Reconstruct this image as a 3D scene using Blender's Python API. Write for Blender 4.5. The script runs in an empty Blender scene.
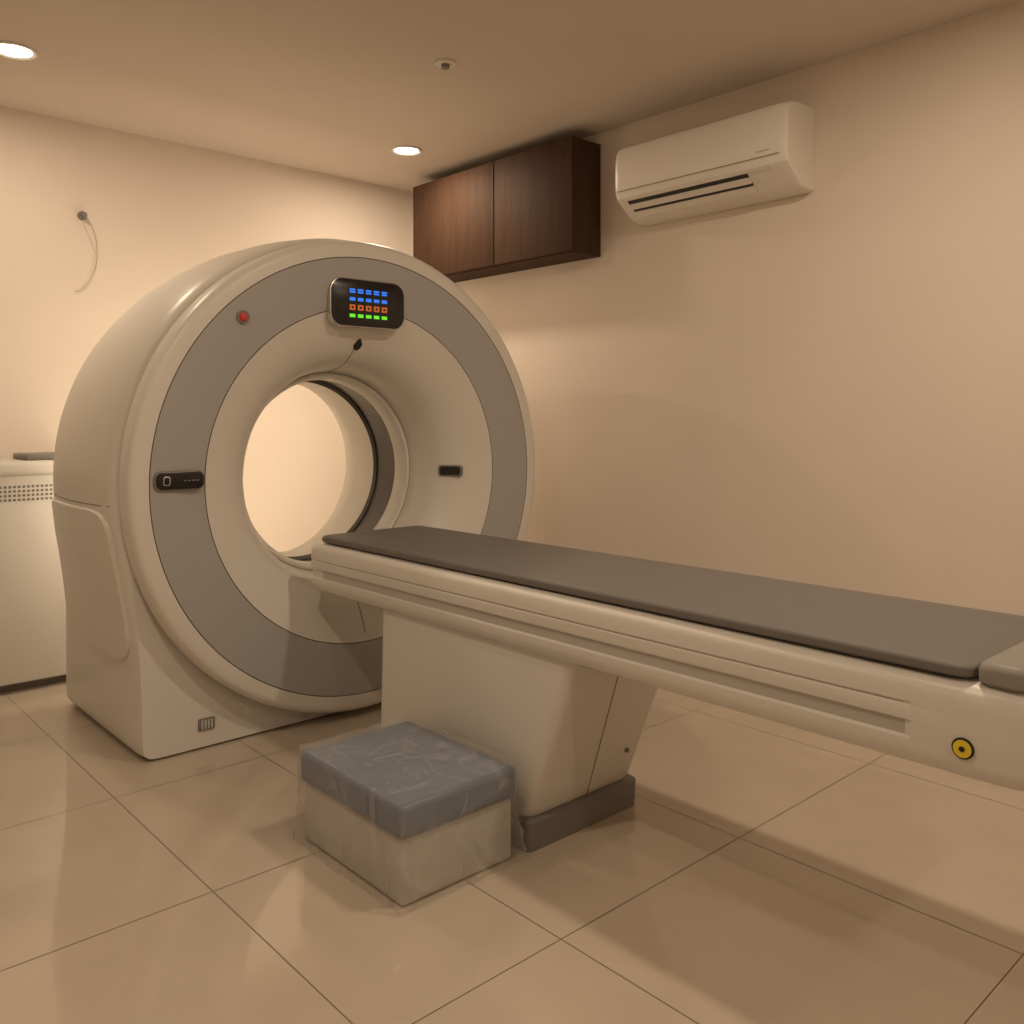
import bpy, bmesh, math, random
from mathutils import Vector, Matrix
from mathutils import noise as mn
random.seed(3)
S=1.25   # working unit = camera height ; metres = S * unit, floor at 0
scene=bpy.context.scene
try:
    scene.view_settings.view_transform='Standard'
except Exception: pass
XF=Matrix.Scale(S,4)@Matrix.Translation((0,0,1))

# ---------------------------------------------------------------- materials
def mat(name,col,rough=0.5,spec=0.5,metal=0,noise=0.0,nscale=4,bump=0.0,bscale=200,emit=None,estr=0,coat=0):
    m=bpy.data.materials.new(name); m.use_nodes=True
    nt=m.node_tree; b=nt.nodes['Principled BSDF']
    b.inputs['Base Color'].default_value=(*col,1)
    b.inputs['Roughness'].default_value=rough
    b.inputs['Specular IOR Level'].default_value=spec
    b.inputs['Metallic'].default_value=metal
    b.inputs['Coat Weight'].default_value=coat
    tc=nt.nodes.new('ShaderNodeTexCoord')
    if noise>0:
        n=nt.nodes.new('ShaderNodeTexNoise'); n.inputs['Scale'].default_value=nscale; n.inputs['Detail'].default_value=5
        nt.links.new(tc.outputs['Object'],n.inputs['Vector'])
        r=nt.nodes.new('ShaderNodeValToRGB')
        r.color_ramp.elements[0].position=.3; r.color_ramp.elements[1].position=.7
        r.color_ramp.elements[0].color=(*[c*(1-noise) for c in col],1)
        r.color_ramp.elements[1].color=(*[min(1,c*(1+noise)) for c in col],1)
        nt.links.new(n.outputs['Fac'],r.inputs['Fac']); nt.links.new(r.outputs['Color'],b.inputs['Base Color'])
    if bump>0:
        n=nt.nodes.new('ShaderNodeTexNoise'); n.inputs['Scale'].default_value=bscale; n.inputs['Detail'].default_value=4
        nt.links.new(tc.outputs['Object'],n.inputs['Vector'])
        bp=nt.nodes.new('ShaderNodeBump'); bp.inputs['Strength'].default_value=bump; bp.inputs['Distance'].default_value=.01
        nt.links.new(n.outputs['Fac'],bp.inputs['Height']); nt.links.new(bp.outputs['Normal'],b.inputs['Normal'])
    if emit:
        b.inputs['Emission Color'].default_value=(*emit,1); b.inputs['Emission Strength'].default_value=estr
    return m
M={}
M['wall']=mat('wall_paint',(.77,.685,.60),.85,.2,noise=.02,nscale=1.5,bump=.05,bscale=150)
M['ceil']=mat('ceiling_paint',(.70,.625,.55),.9,.2,noise=.02,nscale=1.5)
M['tile']=mat('floor_tile_polished',(.55,.468,.38),.07,.65,noise=.04,nscale=3)
M['grout']=mat('grout',(.26,.21,.155),.9)
M['cream']=mat('shell_cream',(.74,.71,.66),.36,.5,noise=.01,nscale=2)
M['gray']=mat('ring_gray',(.415,.405,.40),.42,.5)
M['seam']=mat('seam_dark',(.20,.185,.165),.6)
M['black']=mat('black_gloss',(.012,.012,.013),.2,.5)
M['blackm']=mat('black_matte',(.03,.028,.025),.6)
M['glass']=mat('scan_window_dark',(.045,.042,.040),.25,.5)
M['chrome']=mat('bezel_metal',(.6,.58,.55),.25,.5,metal=.8)
M['red']=mat('red_button',(.45,.03,.02),.35,.5,emit=(1,.05,.02),estr=.08)
M['cush']=mat('vinyl_taupe',(.170,.154,.142),.55,.35,bump=.05,bscale=300)
M['cush2']=mat('vinyl_taupe_light',(.27,.25,.228),.5,.4,bump=.05,bscale=300)
M['stripe']=mat('rail_stripe',(.52,.495,.455),.35,.5)
M['kick']=mat('kickplate_gray',(.20,.187,.172),.5)
M['yellow']=mat('yellow_label',(.85,.66,.04),.4)
M['ac']=mat('ac_plastic',(.83,.79,.73),.35,.5)
M['acpan']=mat('ac_vent_dark',(.03,.027,.024),.6)
M['blue']=mat('stool_vinyl_bluegrey',(.155,.20,.275),.4,.5,noise=.06,nscale=5)
M['stool']=mat('stool_base_white',(.60,.58,.54),.5)
M['cabw']=mat('console_white',(.66,.635,.59),.45)
M['icon_b']=mat('icon_blue',(.02,.1,.5),.4,emit=(.03,.22,1),estr=.8)
M['icon_o']=mat('icon_orange',(.5,.1,.02),.4,emit=(1,.22,.04),estr=.3)
M['icon_g']=mat('icon_green',(.1,.5,.02),.4,emit=(.15,.9,.04),estr=.75)
M['lamp']=mat('lamp_emitter',(1,1,1),.5,emit=(1,.88,.70),estr=9)
M['led']=mat('led_ring',(1,1,1),.5,emit=(1,.81,.58),estr=8)  # emission for the added ring behind the gantry, not a scanner part
M['trim']=mat('lamp_trim_white',(.8,.77,.7),.5)

def wood():
    m=bpy.data.materials.new('dark_walnut'); m.use_nodes=True; nt=m.node_tree; b=nt.nodes['Principled BSDF']
    tc=nt.nodes.new('ShaderNodeTexCoord'); mp=nt.nodes.new('ShaderNodeMapping'); mp.inputs['Scale'].default_value=(30,30,2.2)
    n=nt.nodes.new('ShaderNodeTexNoise'); n.inputs['Scale'].default_value=1.2; n.inputs['Detail'].default_value=8; n.inputs['Distortion'].default_value=.8
    r=nt.nodes.new('ShaderNodeValToRGB')
    r.color_ramp.elements[0].position=.2; r.color_ramp.elements[0].color=(.050,.025,.014,1)
    r.color_ramp.elements[1].position=.8; r.color_ramp.elements[1].color=(.085,.044,.025,1)
    nt.links.new(tc.outputs['Object'],mp.inputs['Vector']); nt.links.new(mp.outputs['Vector'],n.inputs['Vector'])
    nt.links.new(n.outputs['Fac'],r.inputs['Fac']); nt.links.new(r.outputs['Color'],b.inputs['Base Color'])
    b.inputs['Roughness'].default_value=.7; b.inputs['Specular IOR Level'].default_value=.2
    return m
M['wood']=wood()
def plastic():
    m=bpy.data.materials.new('plastic_film'); m.use_nodes=True; nt=m.node_tree
    for n in list(nt.nodes): nt.nodes.remove(n)
    out=nt.nodes.new('ShaderNodeOutputMaterial')
    tr=nt.nodes.new('ShaderNodeBsdfTransparent'); tr.inputs['Color'].default_value=(.98,.975,.97,1)
    g=nt.nodes.new('ShaderNodeBsdfPrincipled'); g.inputs['Base Color'].default_value=(.60,.585,.56,1); g.inputs['Roughness'].default_value=.15
    g.inputs['Specular IOR Level'].default_value=1.0
    tc=nt.nodes.new('ShaderNodeTexCoord'); mp=nt.nodes.new('ShaderNodeMapping'); mp.inputs['Scale'].default_value=(1,1,.4)
    n=nt.nodes.new('ShaderNodeTexNoise'); n.inputs['Scale'].default_value=7; n.inputs['Detail'].default_value=3; n.inputs['Distortion'].default_value=.9
    bp=nt.nodes.new('ShaderNodeBump'); bp.inputs['Strength'].default_value=1.0; bp.inputs['Distance'].default_value=.035
    nt.links.new(tc.outputs['Object'],mp.inputs['Vector']); nt.links.new(mp.outputs['Vector'],n.inputs['Vector'])
    nt.links.new(n.outputs['Fac'],bp.inputs['Height']); nt.links.new(bp.outputs['Normal'],g.inputs['Normal'])
    a=nt.nodes.new('ShaderNodeMath'); a.operation='SUBTRACT'; a.inputs[1].default_value=.5
    nt.links.new(n.outputs['Fac'],a.inputs[0])
    ab=nt.nodes.new('ShaderNodeMath'); ab.operation='ABSOLUTE'; nt.links.new(a.outputs[0],ab.inputs[0])
    mr=nt.nodes.new('ShaderNodeMapRange'); mr.inputs['From Min'].default_value=0; mr.inputs['From Max'].default_value=.04
    mr.inputs['To Min'].default_value=.34; mr.inputs['To Max'].default_value=.20
    nt.links.new(ab.outputs[0],mr.inputs['Value'])
    mx=nt.nodes.new('ShaderNodeMixShader'); nt.links.new(mr.outputs['Result'],mx.inputs['Fac'])
    nt.links.new(tr.outputs[0],mx.inputs[1]); nt.links.new(g.outputs[0],mx.inputs[2]); nt.links.new(mx.outputs[0],out.inputs['Surface'])
    return m
M['film']=plastic()

# ---------------------------------------------------------------- helpers
def fin(name,bm,mats,parent=None,smooth=35,normals=True):
    bm.transform(XF)
    if normals: bmesh.ops.recalc_face_normals(bm,faces=bm.faces)
    xs=[v.co.x for v in bm.verts]; ys=[v.co.y for v in bm.verts]; zs=[v.co.z for v in bm.verts]
    o=Vector(((min(xs)+max(xs))/2,(min(ys)+max(ys))/2,min(zs)))
    bm.transform(Matrix.Translation(-o))
    me=bpy.data.meshes.new(name); bm.to_mesh(me); bm.free()
    if not isinstance(mats,(list,tuple)): mats=[mats]
    for m in mats: me.materials.append(m)
    if smooth:
        me.shade_smooth(); me.set_sharp_from_angle(angle=math.radians(smooth))
    ob=bpy.data.objects.new(name,me); scene.collection.objects.link(ob)
    ob.location=o
    if parent:
        ob.parent=parent; ob.location=o-parent.location
    return ob
def empty(name,x,y,z):
    e=bpy.data.objects.new(name,None); e.empty_display_size=.2
    e.location=XF@Vector((x,y,z)); scene.collection.objects.link(e); return e
def box(name,x0,x1,y0,y1,z0,z1,m,parent=None,bev=0,seg=3,smooth=35):
    bm=bmesh.new()
    bmesh.ops.create_cube(bm,size=1)
    for v in bm.verts:
        v.co=Vector((x0+(v.co.x+.5)*(x1-x0),y0+(v.co.y+.5)*(y1-y0),z0+(v.co.z+.5)*(z1-z0)))
    if bev: bmesh.ops.bevel(bm,geom=bm.edges[:],offset=bev,segments=seg,profile=.5,affect='EDGES')
    return fin(name,bm,m,parent,smooth)
def loft(name,loops,m,parent=None,capa=True,capb=True,bands=None,wrap=False,smooth=35,closed=True):
    bm=bmesh.new(); R=[[bm.verts.new(p) for p in l] for l in loops]; n=len(loops[0])
    K=len(R)
    for i in range(K if wrap else K-1):
        a=R[i]; b=R[(i+1)%K]
        for j in range(n if closed else n-1):
            f=bm.faces.new((a[j],a[(j+1)%n],b[(j+1)%n],b[j]))
            if bands: f.material_index=bands[i]
    if not wrap:
        if capa: bm.faces.new(R[0][::-1])
        if capb: bm.faces.new(R[-1])
    return fin(name,bm,m,parent,smooth)
def rrect(a0,a1,b0,b1,r,n=6):
    pts=[]
    for cx,cy,s in ((a1-r,b1-r,0),(a0+r,b1-r,90),(a0+r,b0+r,180),(a1-r,b0+r,270)):
        for i in range(n+1):
            t=math.radians(s+90*i/n); pts.append((cx+r*math.cos(t),cy+r*math.sin(t)))
    return pts
def disc(name,c,axis,r,h,m,parent=None,seg=40,bev=0,r2=None):
    bm=bmesh.new()
    bmesh.ops.create_cone(bm,cap_ends=True,segments=seg,radius1=r,radius2=r if r2 is None else r2,depth=h)
    if bev:
        es=[e for e in bm.edges if abs(e.verts[0].co.z-e.verts[1].co.z)<1e-6 and e.verts[0].co.z>0]
        bmesh.ops.bevel(bm,geom=es,offset=bev,segments=3,profile=.5,affect='EDGES')
    q=Vector((0,0,1)).rotation_difference(Vector(axis))
    bm.transform(Matrix.Translation(c)@q.to_matrix().to_4x4())
    return fin(name,bm,m,parent)
def tube(name,pts,rad,m,parent=None,n=8):
    loops=[]
    for i,p in enumerate(pts):
        p=Vector(p); a=Vector(pts[max(i-1,0)]); b=Vector(pts[min(i+1,len(pts)-1)])
        d=(b-a).normalized(); up=Vector((0,1,0)) if abs(d.y)<.9 else Vector((1,0,0))
        u=d.cross(up).normalized(); w=d.cross(u)
        loops.append([p+u*rad*math.cos(t*2*math.pi/n)+w*rad*math.sin(t*2*math.pi/n) for t in range(n)])
    return loft(name,loops,m,parent)

# ---------------------------------------------------------------- room
X0,X1,Y0,Y1,ZC=-1.5,2.80,-1.7,3.87,1.20
T=.1
xl=[X0,-1.05,-.44,.17,.78,1.20,1.80,2.46,X1]; yl=[Y0,-1.26,-.65,-.04,.57,1.18,1.79,2.40,3.01,3.62,Y1]
bm=bmesh.new(); g=.0012
for i in range(len(xl)-1):
    for j in range(len(yl)-1):
        a,b,c,d=xl[i]+g,xl[i+1]-g,yl[j]+g,yl[j+1]-g
        f=bm.faces.new([bm.verts.new(p) for p in((a,c,-1),(b,c,-1),(b,d,-1),(a,d,-1))])
f=bm.faces.new([bm.verts.new(p) for p in((X0,Y0,-1.0012),(X1,Y0,-1.0012),(X1,Y1,-1.0012),(X0,Y1,-1.0012))]); f.material_index=1
fin('floor',bm,[M['tile'],M['grout']],smooth=0,normals=False)
box('ceiling',X0-T,X1+T,Y0-T,Y1+T,ZC,ZC+T,M['ceil'],smooth=0)
box('wall_back',X0-T,X1+T,Y1,Y1+T,-1.01,ZC,M['wall'],smooth=0)
box('wall_right',X1,X1+T,Y0-T,Y1,-1.01,ZC,M['wall'],smooth=0)
box('wall_left',X0-T,X0,Y0-T,Y1,-1.01,ZC,M['wall'],smooth=0)
box('wall_front',X0,X1,Y0-T,Y0,-1.01,ZC,M['wall'],smooth=0)

# ---------------------------------------------------------------- CT gantry
CX,CZ=1.622,-.20
G=empty('ct_scanner_gantry',CX,2.9,-1)
N=480
def circ(r,y,cx=CX,cz=CZ):
    return [(cx+r*math.cos(2*math.pi*k/N),y,cz+r*math.sin(2*math.pi*k/N)) for k in range(N)]
def bodypt(R,y,th,off=0):
    c,s=math.cos(th),math.sin(th)
    if s>=0: t=R
    else:
        k=min(1,abs(s)/.75); k=k*k*(3-2*k)
        wf=.716 if y>2.62 else .716-.15*(2.62-y)
        w=R+(wf-R)*k; b=.793; q=min(1,abs(s)*2.5); p=50*q+2*(1-q)
        t=((abs(c)/w)**p+(abs(s)/b)**p)**(-1/p)
    t+=off
    return (CX+t*c,y,CZ+t*s)
def body(R,y): return [bodypt(R,y,2*math.pi*k/N) for k in range(N)]
loops=[];bands=[]
def add(l,b): loops.append(l); bands.append(b)
PR=[(2.572,.762),(2.577,.776),(2.590,.790),(2.62,.800),(2.75,.812),(2.9,.815),(3.05,.806),(3.16,.788),(3.24,.758),(3.275,.72)]
for y,r in PR: add(body(r,y),0)
add(circ(.60,3.28),0);add(circ(.455,3.28),0)
add(circ(.42,3.27),0);add(circ(.37,3.235),0);add(circ(.345,3.18),0);add(circ(.325,3.10),0);add(circ(.325,2.958),2)
add(circ(.338,2.955),3);add(circ(.338,2.813),2);add(circ(.325,2.810),0);add(circ(.3255,2.78),0)
add(circ(.3285,2.755),0);add(circ(.335,2.742),0);add(circ(.342,2.740),0);add(circ(.349,2.746),2);add(circ(.351,2.746),0)
FP=[(.353,2.738),(.358,2.70),(.367,2.655),(.386,2.612),(.414,2.576),(.452,2.548),(.50,2.524),(.53,2.513)]
for r,y in FP: add(circ(r,y),0)
add(circ(.554,2.503),2);add(circ(.5555,2.507),2)
add(circ(.557,2.503),1);add(circ(.60,2.497),1);add(circ(.66,2.490),1)
add(circ(.7185,2.488),2);add(circ(.720,2.492),2);add(circ(.7215,2.488),0)
for r,y in ((.750,2.488),(.763,2.490),(.771,2.496),(.776,2.506),(.778,2.52)): add(circ(r,y),0)
add(circ(.778,2.560),2);add(circ(.773,2.566),2);add(circ(.75,2.572),0)
loft('gantry_shell',loops,[M['cream'],M['gray'],M['seam'],M['glass']],G,bands=bands,wrap=True,smooth=30)
pl=rrect(CX-.680,CX+.680,2.60,3.24,.03)
loft('plinth',[[(x,y,-1.0) for x,y in pl],[(x,y,-.985) for x,y in pl]],M['kick'],G)
def Rat(y):
    for (a,ra),(b,rb) in zip(PR,PR[1:]):
        if a<=y<=b: return ra+(rb-ra)*(y-a)/(b-a)
    return .7
for side in (0,1):
    a0,a1=185.0,215.5
    def prof(inset,off):
        L=[]
        ym,am=(2.60+3.20)/2,(a0+a1)/2
        hy,ha=(3.20-2.60)/2-inset,(a1-a0)/2-inset*60
        for k in range(96):
            t=2*math.pi*k/96; c,s=math.cos(t),math.sin(t); p=7
            q=(abs(c)**p+abs(s)**p)**(-1/p)
            y=ym+hy*c*q; a=am+ha*s*q
            th=math.radians(a if side==0 else 540-a)
            L.append(bodypt(Rat(y),y,th,off))
        return L
    rings=[prof(0,-.01),prof(0,.004),prof(.004,.010)]+[prof(i,.010) for i in (.04,.09,.14,.19,.24,.26)]
    loft('side_cover_%d'%(side+1),rings,M['cream'],G,capa=False,smooth=40)
    tube('side_joint_%d'%(side+1),[bodypt(Rat(y),y,math.radians(184.2 if side==0 else 355.8),.0005) for y in [2.60+.06*i for i in range(11)]],.0016,M['seam'],G)
loops=[circ(r,y) for r,y in ((.47,3.281),(.47,3.292),(.54,3.292),(.54,3.281))]
loft('rear_light_ring',loops,M['led'],G,wrap=True)  # added glowing ring, unseen at the rear; brightens the wall visible through the bore
def plate(name,xc,zc,w,h,r,y0,y1,m,parent,bev=.004):
    L=[]
    for ins,y in ((0,y1),(0,y0+bev),(bev*.3,y0+bev*.3),(bev,y0)):
        L.append([(xc+a,y,zc+b) for a,b in rrect(-w/2+ins,w/2-ins,-h/2+ins,h/2-ins,max(r-ins,.001),8)])
    return loft(name,L,m,parent)
DX,DZ=1.614,.368
plate('display_bezel',DX,DZ,.290,.160,.045,2.480,2.52,M['chrome'],G)
plate('display_glass',DX,DZ,.283,.153,.042,2.477,2.50,M['black'],G,.003)
for r_ in range(4):
    for c_ in range(5):
        m=[M['icon_b'],M['icon_b'],M['icon_o'],M['icon_g']][r_]
        zc=DZ+.038-.027*r_; xc=DX-.064+.031*c_
        w=.021; h=.011 if r_!=2 else .018
        if r_==0: h=.014
        box('icon_%d_%d'%(r_,c_),xc-w/2,xc+w/2,2.4760,2.4772,zc-h/2,zc+h/2,m,G,smooth=0)
        if r_==0: box('icon_bar_%d'%c_,xc-w/2,xc+w/2,2.4758,2.4761,zc-.0015,zc+.0005,M['black'],G,smooth=0)
        if r_==2: box('icon_dot_%d'%c_,xc-.004,xc+.004,2.4758,2.4761,zc-.004,zc+.004,M['black'],G,smooth=0)
disc('stop_bezel',(1.177,2.488,.293),(0,-1,0),.020,.008,M['kick'],G)
disc('stop_button',(1.177,2.483,.293),(0,-1,0),.013,.010,M['red'],G,bev=.004)
plate('control_pill',.985,-.186,.145,.056,.02,2.480,2.50,M['kick'],G)
plate('control_pill_face',.985,-.186,.137,.048,.018,2.4785,2.49,M['black'],G,.001)
plate('pill_icon',.947,-.186,.020,.026,.006,2.4778,2.481,M['chrome'],G,.0005)
plate('pill_icon_in',.947,-.186,.015,.021,.005,2.4774,2.481,M['black'],G,.0003)
for i in range(4): box('pill_txt_%d'%i,.995+.012*i,1.003+.012*i,2.4777,2.480,-.188,-.185,M['kick'],G,smooth=0)
def fsurf(r):
    for (ra,ya),(rb,yb) in zip(FP,FP[1:]):
        if ra<=r<=rb:
            t=(r-ra)/(rb-ra); return ya+(yb-ya)*t, Vector((rb-ra,yb-ya)).normalized()
def tplate(name,r,ang,outline,h0,h1,m):
    y,tv=fsurf(r); a=math.radians(ang)
    er=Vector((math.cos(a),0,math.sin(a))); et=Vector((-math.sin(a),0,math.cos(a)))
    o=Vector((CX,y,CZ))+er*r; ur=er*tv.x+Vector((0,1,0))*tv.y
    nn=-er*abs(tv.y)+Vector((0,-1,0))*tv.x
    L=[]
    for s,h in ((1,h0),(1,h1*.6),(.94,h1)):
        L.append([o+ur*u*s+et*v*s+nn*h for u,v in outline])
    loft(name,L,m,G)
tplate('funnel_pill',.413,-1,rrect(-.046,.046,-.021,.021,.012),-.01,.006,M['kick'])
tplate('funnel_pill_face',.413,-1,rrect(-.040,.040,-.016,.016,.010),0,.0075,M['black'])
drop=[]
for k in range(32):
    t=2*math.pi*k/32
    drop.append((-.004+.024*math.cos(t) ,.016*math.sin(t)*(1-.55*max(0,math.cos(t)))))
tplate('laser_window',.442,90,drop,-.01,.002,M['black'])
tube('funnel_joint_upper',[(CX-.01,y-.0005,CZ+r) for r,y in FP[:6]],.0013,M['seam'],G)
tube('funnel_joint_lower',[(CX,y-.0005,CZ-r) for r,y in FP],.0013,M['seam'],G)
plate('base_vent',1.10,-.925,.05,.035,.004,2.566,2.59,M['kick'],G,.001)
for i in range(4): box('base_vent_slot_%d'%i,1.082+.010*i,1.088+.010*i,2.564,2.567,-.938,-.912,M['stripe'],G,smooth=0)

# ---------------------------------------------------------------- patient table
TB=empty('ct_patient_table',1.61,1.6,-1)
half=[(0,-.402),(.17,-.402),(.200,-.404),(.212,-.410),(.219,-.420),(.221,-.440),(.2215,-.449),(.2190,-.451),(.2190,-.454),(.2215,-.456),(.222,-.474),(.221,-.478),(.215,-.481),(.215,-.504),(.221,-.508),(.221,-.518),(.219,-.530),(.211,-.544),(.195,-.552),(.15,-.555),(0,-.555)]
flat =[(0,-.402),(.17,-.402),(.200,-.404),(.212,-.410),(.219,-.420),(.221,-.440),(.2215,-.449),(.2215,-.451),(.2215,-.454),(.2215,-.456),(.222,-.474),(.222,-.478),(.222,-.481),(.222,-.504),(.221,-.508),(.221,-.518),(.219,-.530),(.211,-.544),(.195,-.552),(.15,-.555),(0,-.555)]
def sec(h,y,s=1,zs=1,dx=0):
    zc=-.48
    R=[(1.612+x*s+dx,y,zc+(z-zc)*zs) for x,z in h]
    Lf=[(1.612-x*s+dx,y,zc+(z-zc)*zs) for x,z in h[1:-1]][::-1]
    return R+Lf
nh=len(half)
seq=[(flat,.425,.90,.75),(flat,.430,.94,.86),(flat,.440,.97,.94),(flat,.455,.99,.985),(flat,.48,1,1),(flat,.60,1,1),(half,.612,1,1)]
seq+=[(half,y,1,1) for y in (1.0,1.5,2.0,2.40)]+[(half,2.45,.998,.99),(half,2.468,.985,.96),(half,2.476,.95,.90)]
loops=[sec(*q) for q in seq]
bm=bmesh.new(); R=[[bm.verts.new(p) for p in l] for l in loops]; n=len(loops[0])
for i in range(len(R)-1):
    for j in range(n):
        f=bm.faces.new((R[i][j],R[i][(j+1)%n],R[i+1][(j+1)%n],R[i+1][j]))
        if 6<=i<=9:
            jj=j if j<nh else n-1-j
            if jj in (12,7): f.material_index=1
bm.faces.new(R[0][::-1]); bm.faces.new(R[-1])
fin('table_beam',bm,[M['cream'],M['stripe'],M['kick']],TB,32)
def cush(name,pts,z0,z1,m,r):
    L=[]
    cx=sum(p[0] for p in pts)/len(pts); cy=sum(p[1] for p in pts)/len(pts)
    def ins(d):
        out=[]
        for x,y in pts:
            dx=x-cx;dy=y-cy
            out.append((x-math.copysign(min(d,abs(dx)),dx),y-math.copysign(min(d,abs(dy)),dy)))
        return out
    for d,z in ((r*.6,z0),(0,z0+r*.5),(0,z1-r),(r*.3,z1-r*.3),(r,z1)):
        L.append([(x,y,z) for x,y in ins(d)])
    return loft(name,L,m,TB,smooth=50)
def quadround(c,r=.03,n=6):
    out=[]
    for i in range(4):
        p=Vector(c[i]); a=Vector(c[i-1]); b=Vector(c[(i+1)%4])
        u=(a-p).normalized(); v=(b-p).normalized()
        for k in range(n+1):
            t=k/n; s=p+u*r; e=p+v*r
            q=(1-t)**2*s+2*t*(1-t)*p+t*t*e; out.append((q.x,q.y))
    return out
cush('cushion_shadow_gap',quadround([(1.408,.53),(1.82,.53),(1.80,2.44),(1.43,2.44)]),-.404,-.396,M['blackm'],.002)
cush('cushion',quadround([(1.400,.512),(1.840,.512),(1.808,2.462),(1.418,2.462)]),-.3985,-.379,M['cush'],.007)
cush('foot_pad',quadround([(1.400,.435),(1.838,.435),(1.838,.509),(1.400,.509)],.02),-.404,-.368,M['cush2'],.012)
disc('handle_button_bezel',(1.3905,.522,-.500),(-1,0,0),.0160,.006,M['black'],TB)
disc('handle_button_ring',(1.388,.522,-.500),(-1,0,0),.0130,.006,M['yellow'],TB)
disc('handle_button',(1.386,.522,-.500),(-1,0,0),.0040,.005,M['black'],TB)
def ped(x0,x1,y0,y1,z,r): return [(x,y,z) for x,y in rrect(x0,x1,y0,y1,r,8)]
Z=[]
for t in [0,.03,.2,.4,.6,.8,1]:
    e=.004 if t==0 else 0
    Z.append(ped(1.385+.03*t+e,1.755+.05*t-e,1.472-.125*t+e,2.09+.03*t-e,-.93+.385*t,.032))
loft('pedestal',Z,M['cream'],TB)
loft('pedestal_kickplate',[ped(1.376,1.765,1.458,2.095,-1.0,.022),ped(1.376,1.767,1.456,2.097,-.935,.022),ped(1.384,1.76,1.464,2.09,-.930,.022)],M['kick'],TB)
tube('pedestal_joint',[(1.585+.0*t,1.472-.125*t-.0005,-.93+.385*t) for t in [i/8 for i in range(9)]],.0012,M['seam'],TB)
disc('pedestal_screw',(1.70,1.440,-.84),(0,-1,0),.006,.006,M['seam'],TB)
loft('table_carriage',[ped(1.44,1.79,1.30,2.14,-.562,.03),ped(1.44,1.79,1.30,2.14,-.545,.03)],M['kick'],TB)

# ---------------------------------------------------------------- step stool in plastic
ST=empty('plastic_wrapped_step_stool',1.18,1.67,-1)
box('stool_base',1.034,1.336,1.466,1.868,-.998,-.86,M['stool'],ST,bev=.010)
box('stool_cushion',1.026,1.344,1.458,1.875,-.860,-.790,M['blue'],ST,bev=.014,seg=4)
def film():
    nz=34
    def outline(x0,x1,y0,y1,z,k,amp):
        L=[]
        rr=rrect(x0,x1,y0,y1,.015,4); rr=rr+[rr[0]]
        seg=[0]
        for a,b in zip(rr,rr[1:]): seg.append(seg[-1]+math.dist(a,b))
        n=280
        for i in range(n):
            s=seg[-1]*i/n
            j=max(q for q in range(len(seg)) if seg[q]<=s); j=min(j,len(rr)-2)
            t=(s-seg[j])/max(seg[j+1]-seg[j],1e-9)
            x=rr[j][0]+(rr[j+1][0]-rr[j][0])*t; y=rr[j][1]+(rr[j+1][1]-rr[j][1])*t
            d=Vector((x-(x0+x1)/2,y-(y0+y1)/2,0)).normalized()
            r1=1-2*abs(mn.noise(Vector((x*14+z*6,y*14-z*5,z*4))))
            r2=1-2*abs(mn.noise(Vector((x*32-z*13,y*32+z*9,z*11+5))))
            w=(r1**3)*amp+(r2**3)*amp*.55
            w=max(w,-.002)
            L.append((x+d.x*w,y+d.y*w,z+(w*.3)))
        return L
    loops=[]
    for i in range(nz+1):
        t=i/nz; z=-.782-(.2165)*t
        e=.002+.005*t**2; amp=.003+.009*t
        loops.append(outline(1.025-e,1.345+e,1.457-e,1.876+e,z,t,amp))
    loops=[outline(1.034,1.336,1.466,1.867,-.7795,0,.0005)]+loops
    loops=[[((p[0]-1.185)*f+1.185,(p[1]-1.667)*f+1.667,-.7840+(1-2*abs(mn.noise(Vector((p[0]*8*f,p[1]*8*f,1)))))**3*.006) for p in loops[0]] for f in (.06,.12,.18,.24,.3,.36,.42,.48,.54,.6,.66,.72,.78,.84,.9,.95)]+loops
    loops=[[(x,y,max(z,-.9985)) for x,y,z in l] for l in loops]
    return loft('plastic_film',loops,M['film'],ST,capa=True,capb=False,smooth=70)
film()

# ---------------------------------------------------------------- wall cabinet
CB=empty('wall_cabinet',2.71,3.05,.68)
box('carcass',2.635,2.799,2.515,3.615,.672,1.15,M['wood'],CB,bev=.002,seg=1)
box('door_panel_1',2.618,2.634,2.512,2.997,.678,1.148,M['wood'],CB,bev=.0025,seg=2)
box('door_panel_2',2.618,2.634,3.003,3.618,.678,1.148,M['wood'],CB,bev=.0025,seg=2)

# ---------------------------------------------------------------- air conditioner
AC=empty('air_conditioner',2.71,1.9,.75)
prof=[(2.799,1.06),(2.70,1.058),(2.655,1.050),(2.632,1.036),(2.622,1.015),(2.618,.98),(2.618,.885),(2.621,.862),(2.630,.842),(2.712,.778),(2.735,.768),(2.76,.763),(2.799,.763)]
ys=[(1.538,.94),(1.543,.97),(1.553,.99),(1.568,1),(2.255,1),(2.27,.99),(2.28,.97),(2.285,.94)]
def acl(y,s):
    return [(2.799+(x-2.799)*s,y,.9+(z-.9)*s) for x,z in prof]
loft('ac_body',[acl(*q) for q in ys],M['ac'],AC,smooth=25)
P=Vector((2.630,0,.842)); Q=Vector((2.712,0,.778)); d=(Q-P).normalized(); nn=Vector((-.615,0,-.788)).normalized()
def slat(name,a,b,y0,y1,h,m,tilt=0):
    A=P+d*a; B=P+d*b; C=B+nn*h+nn*tilt; D=A+nn*h
    L=[[(p.x,y,p.z) for p in (A,B,C,D)] for y in (y0,y1)]
    loft(name,L,m,AC,smooth=0)
slat('vent_recess',.010,.092,1.70,2.235,.0015,M['acpan'])
slat('louver_1',.032,.056,1.70,2.235,.007,M['ac'])
slat('louver_2',.070,.096,1.70,2.235,.007,M['ac'])
slat('panel_lip',-.004,.012,1.60,2.25,.005,M['ac'])
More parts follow.
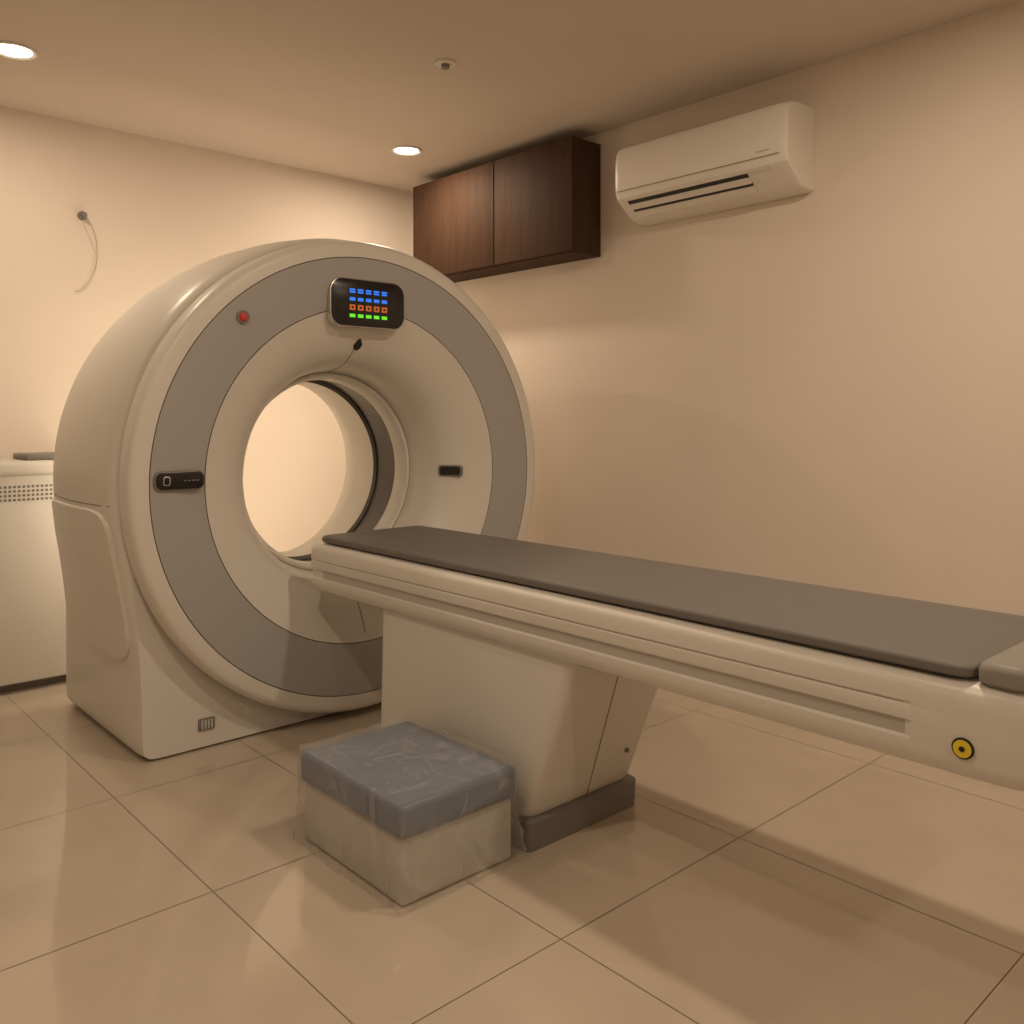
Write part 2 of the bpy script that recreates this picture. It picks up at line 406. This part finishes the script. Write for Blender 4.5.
box('panel_joint',2.6165,2.6185,1.563,2.268,.868,.870,M['seam'],AC,smooth=0)
box('ac_badge',2.6170,2.6185,1.60,1.65,.886,.891,M['stripe'],AC,smooth=0)

# ---------------------------------------------------------------- equipment console at left
CO=empty('equipment_cabinet',.35,3.68,-1)
box('cabinet_plinth',-.33,1.03,3.58,3.84,-1,-.965,M['kick'],CO,smooth=0)
box('cabinet_body',-.35,1.05,3.53,3.86,-.965,-.215,M['cabw'],CO,bev=.01)
box('cabinet_lid',-.36,1.06,3.52,3.865,-.218,-.168,M['cabw'],CO,bev=.015,seg=4)
bm=bmesh.new()
for i in range(60):
    for j in range(4):
        x=.25+i*.0150; z=-.258-j*.0155
        if x>1.02: continue
        bmesh.ops.create_cube(bm,size=1,matrix=Matrix.Translation((x,3.5295,z))@Matrix.Diagonal((.0085,.002,.0085,1)))
fin('vent_holes',bm,M['kick'],CO,0)
box('keyboard_tray',.86,1.04,3.60,3.80,-.168,-.146,M['kick'],CO,bev=.006)

# ---------------------------------------------------------------- wall cable
CA=empty('wall_hook_cable',1.13,3.865,.5)
disc('hook_plate',(1.13,3.862,.818),(0,-1,0),.018,.014,M['kick'],CA,bev=.004)
disc('hook_peg',(1.13,3.845,.818),(0,-1,0),.009,.03,M['kick'],CA)
pts=[(1.13,3.838,.818),(1.15,3.845,.80),(1.172,3.855,.76),(1.187,3.864,.70),(1.185,3.864,.63),(1.165,3.864,.565),(1.135,3.864,.520),(1.11,3.864,.505),(1.10,3.864,.508)]
def cr(p,n=6):
    o=[];p=[Vector(q) for q in p]
    for i in range(len(p)-1):
        a=p[max(i-1,0)];b=p[i];c=p[i+1];e=p[min(i+2,len(p)-1)]
        for k in range(n):
            t=k/n
            o.append(.5*((2*b)+(c-a)*t+(2*a-5*b+4*c-e)*t*t+(3*b-a-3*c+e)*t**3))
    return o+[p[-1]]
tube('cable',cr(pts),.0018,M['stripe'],CA)
tube('cable_2',cr([(1.135,3.845,.812),(1.136,3.86,.78),(1.155,3.862,.74),(1.185,3.862,.66)]),.0012,M['stripe'],CA)

# ---------------------------------------------------------------- ceiling lights
def downlight(x,y,power):
    e=empty('recessed_downlight',x,y,ZC-.01)
    L=[[(x+r*math.cos(2*math.pi*k/48),y+r*math.sin(2*math.pi*k/48),z) for k in range(48)] for r,z in ((.070,ZC+.0),(.070,ZC-.006),(.064,ZC-.009),(.053,ZC-.003),(.053,ZC+.0))]
    loft('lamp_trim',L,M['trim'],e,capa=False,capb=False)
    disc('lamp_lens',(x,y,ZC-.003),(0,0,-1),.053,.004,M['lamp'],e)
    ld=bpy.data.lights.new('downlight_lamp','AREA'); ld.shape='DISK'; ld.size=.105*S; ld.energy=power; ld.color=(1,.805,.59)
    lo=bpy.data.objects.new('lamp_glow',ld); scene.collection.objects.link(lo)
    lo.parent=e; lo.location=(0,0,-.004*S)
    return e
for x,y,p in ((.737,3.24,9),(2.33,3.27,12.5),(.3,1.2,13),(1.75,.8,20),(-.9,2.2,6),(.737,-1.0,13),(2.3,-.9,6)):
    downlight(x,y,p)
SD=empty('ceiling_sprinkler',1.85,2.37,ZC-.02)
disc('sprinkler_plate',(1.85,2.37,ZC-.004),(0,0,-1),.036,.008,M['trim'],SD,bev=.003)
disc('sprinkler_head',(1.85,2.37,ZC-.013),(0,0,-1),.014,.014,M['kick'],SD)

# ---------------------------------------------------------------- world, camera
w=bpy.data.worlds.new('world'); scene.world=w; w.use_nodes=True
w.node_tree.nodes['Background'].inputs[0].default_value=(.9,.75,.6,1); w.node_tree.nodes['Background'].inputs[1].default_value=.02
cam=bpy.data.cameras.new('camera'); co=bpy.data.objects.new('camera',cam); scene.collection.objects.link(co)
co.location=XF@Vector((0,0,0)); co.rotation_euler=(math.radians(90),0,math.radians(-42.3))
cam.sensor_width=36; cam.lens=881/1024*36; cam.shift_y=-97/1024; cam.clip_start=.02
scene.camera=co
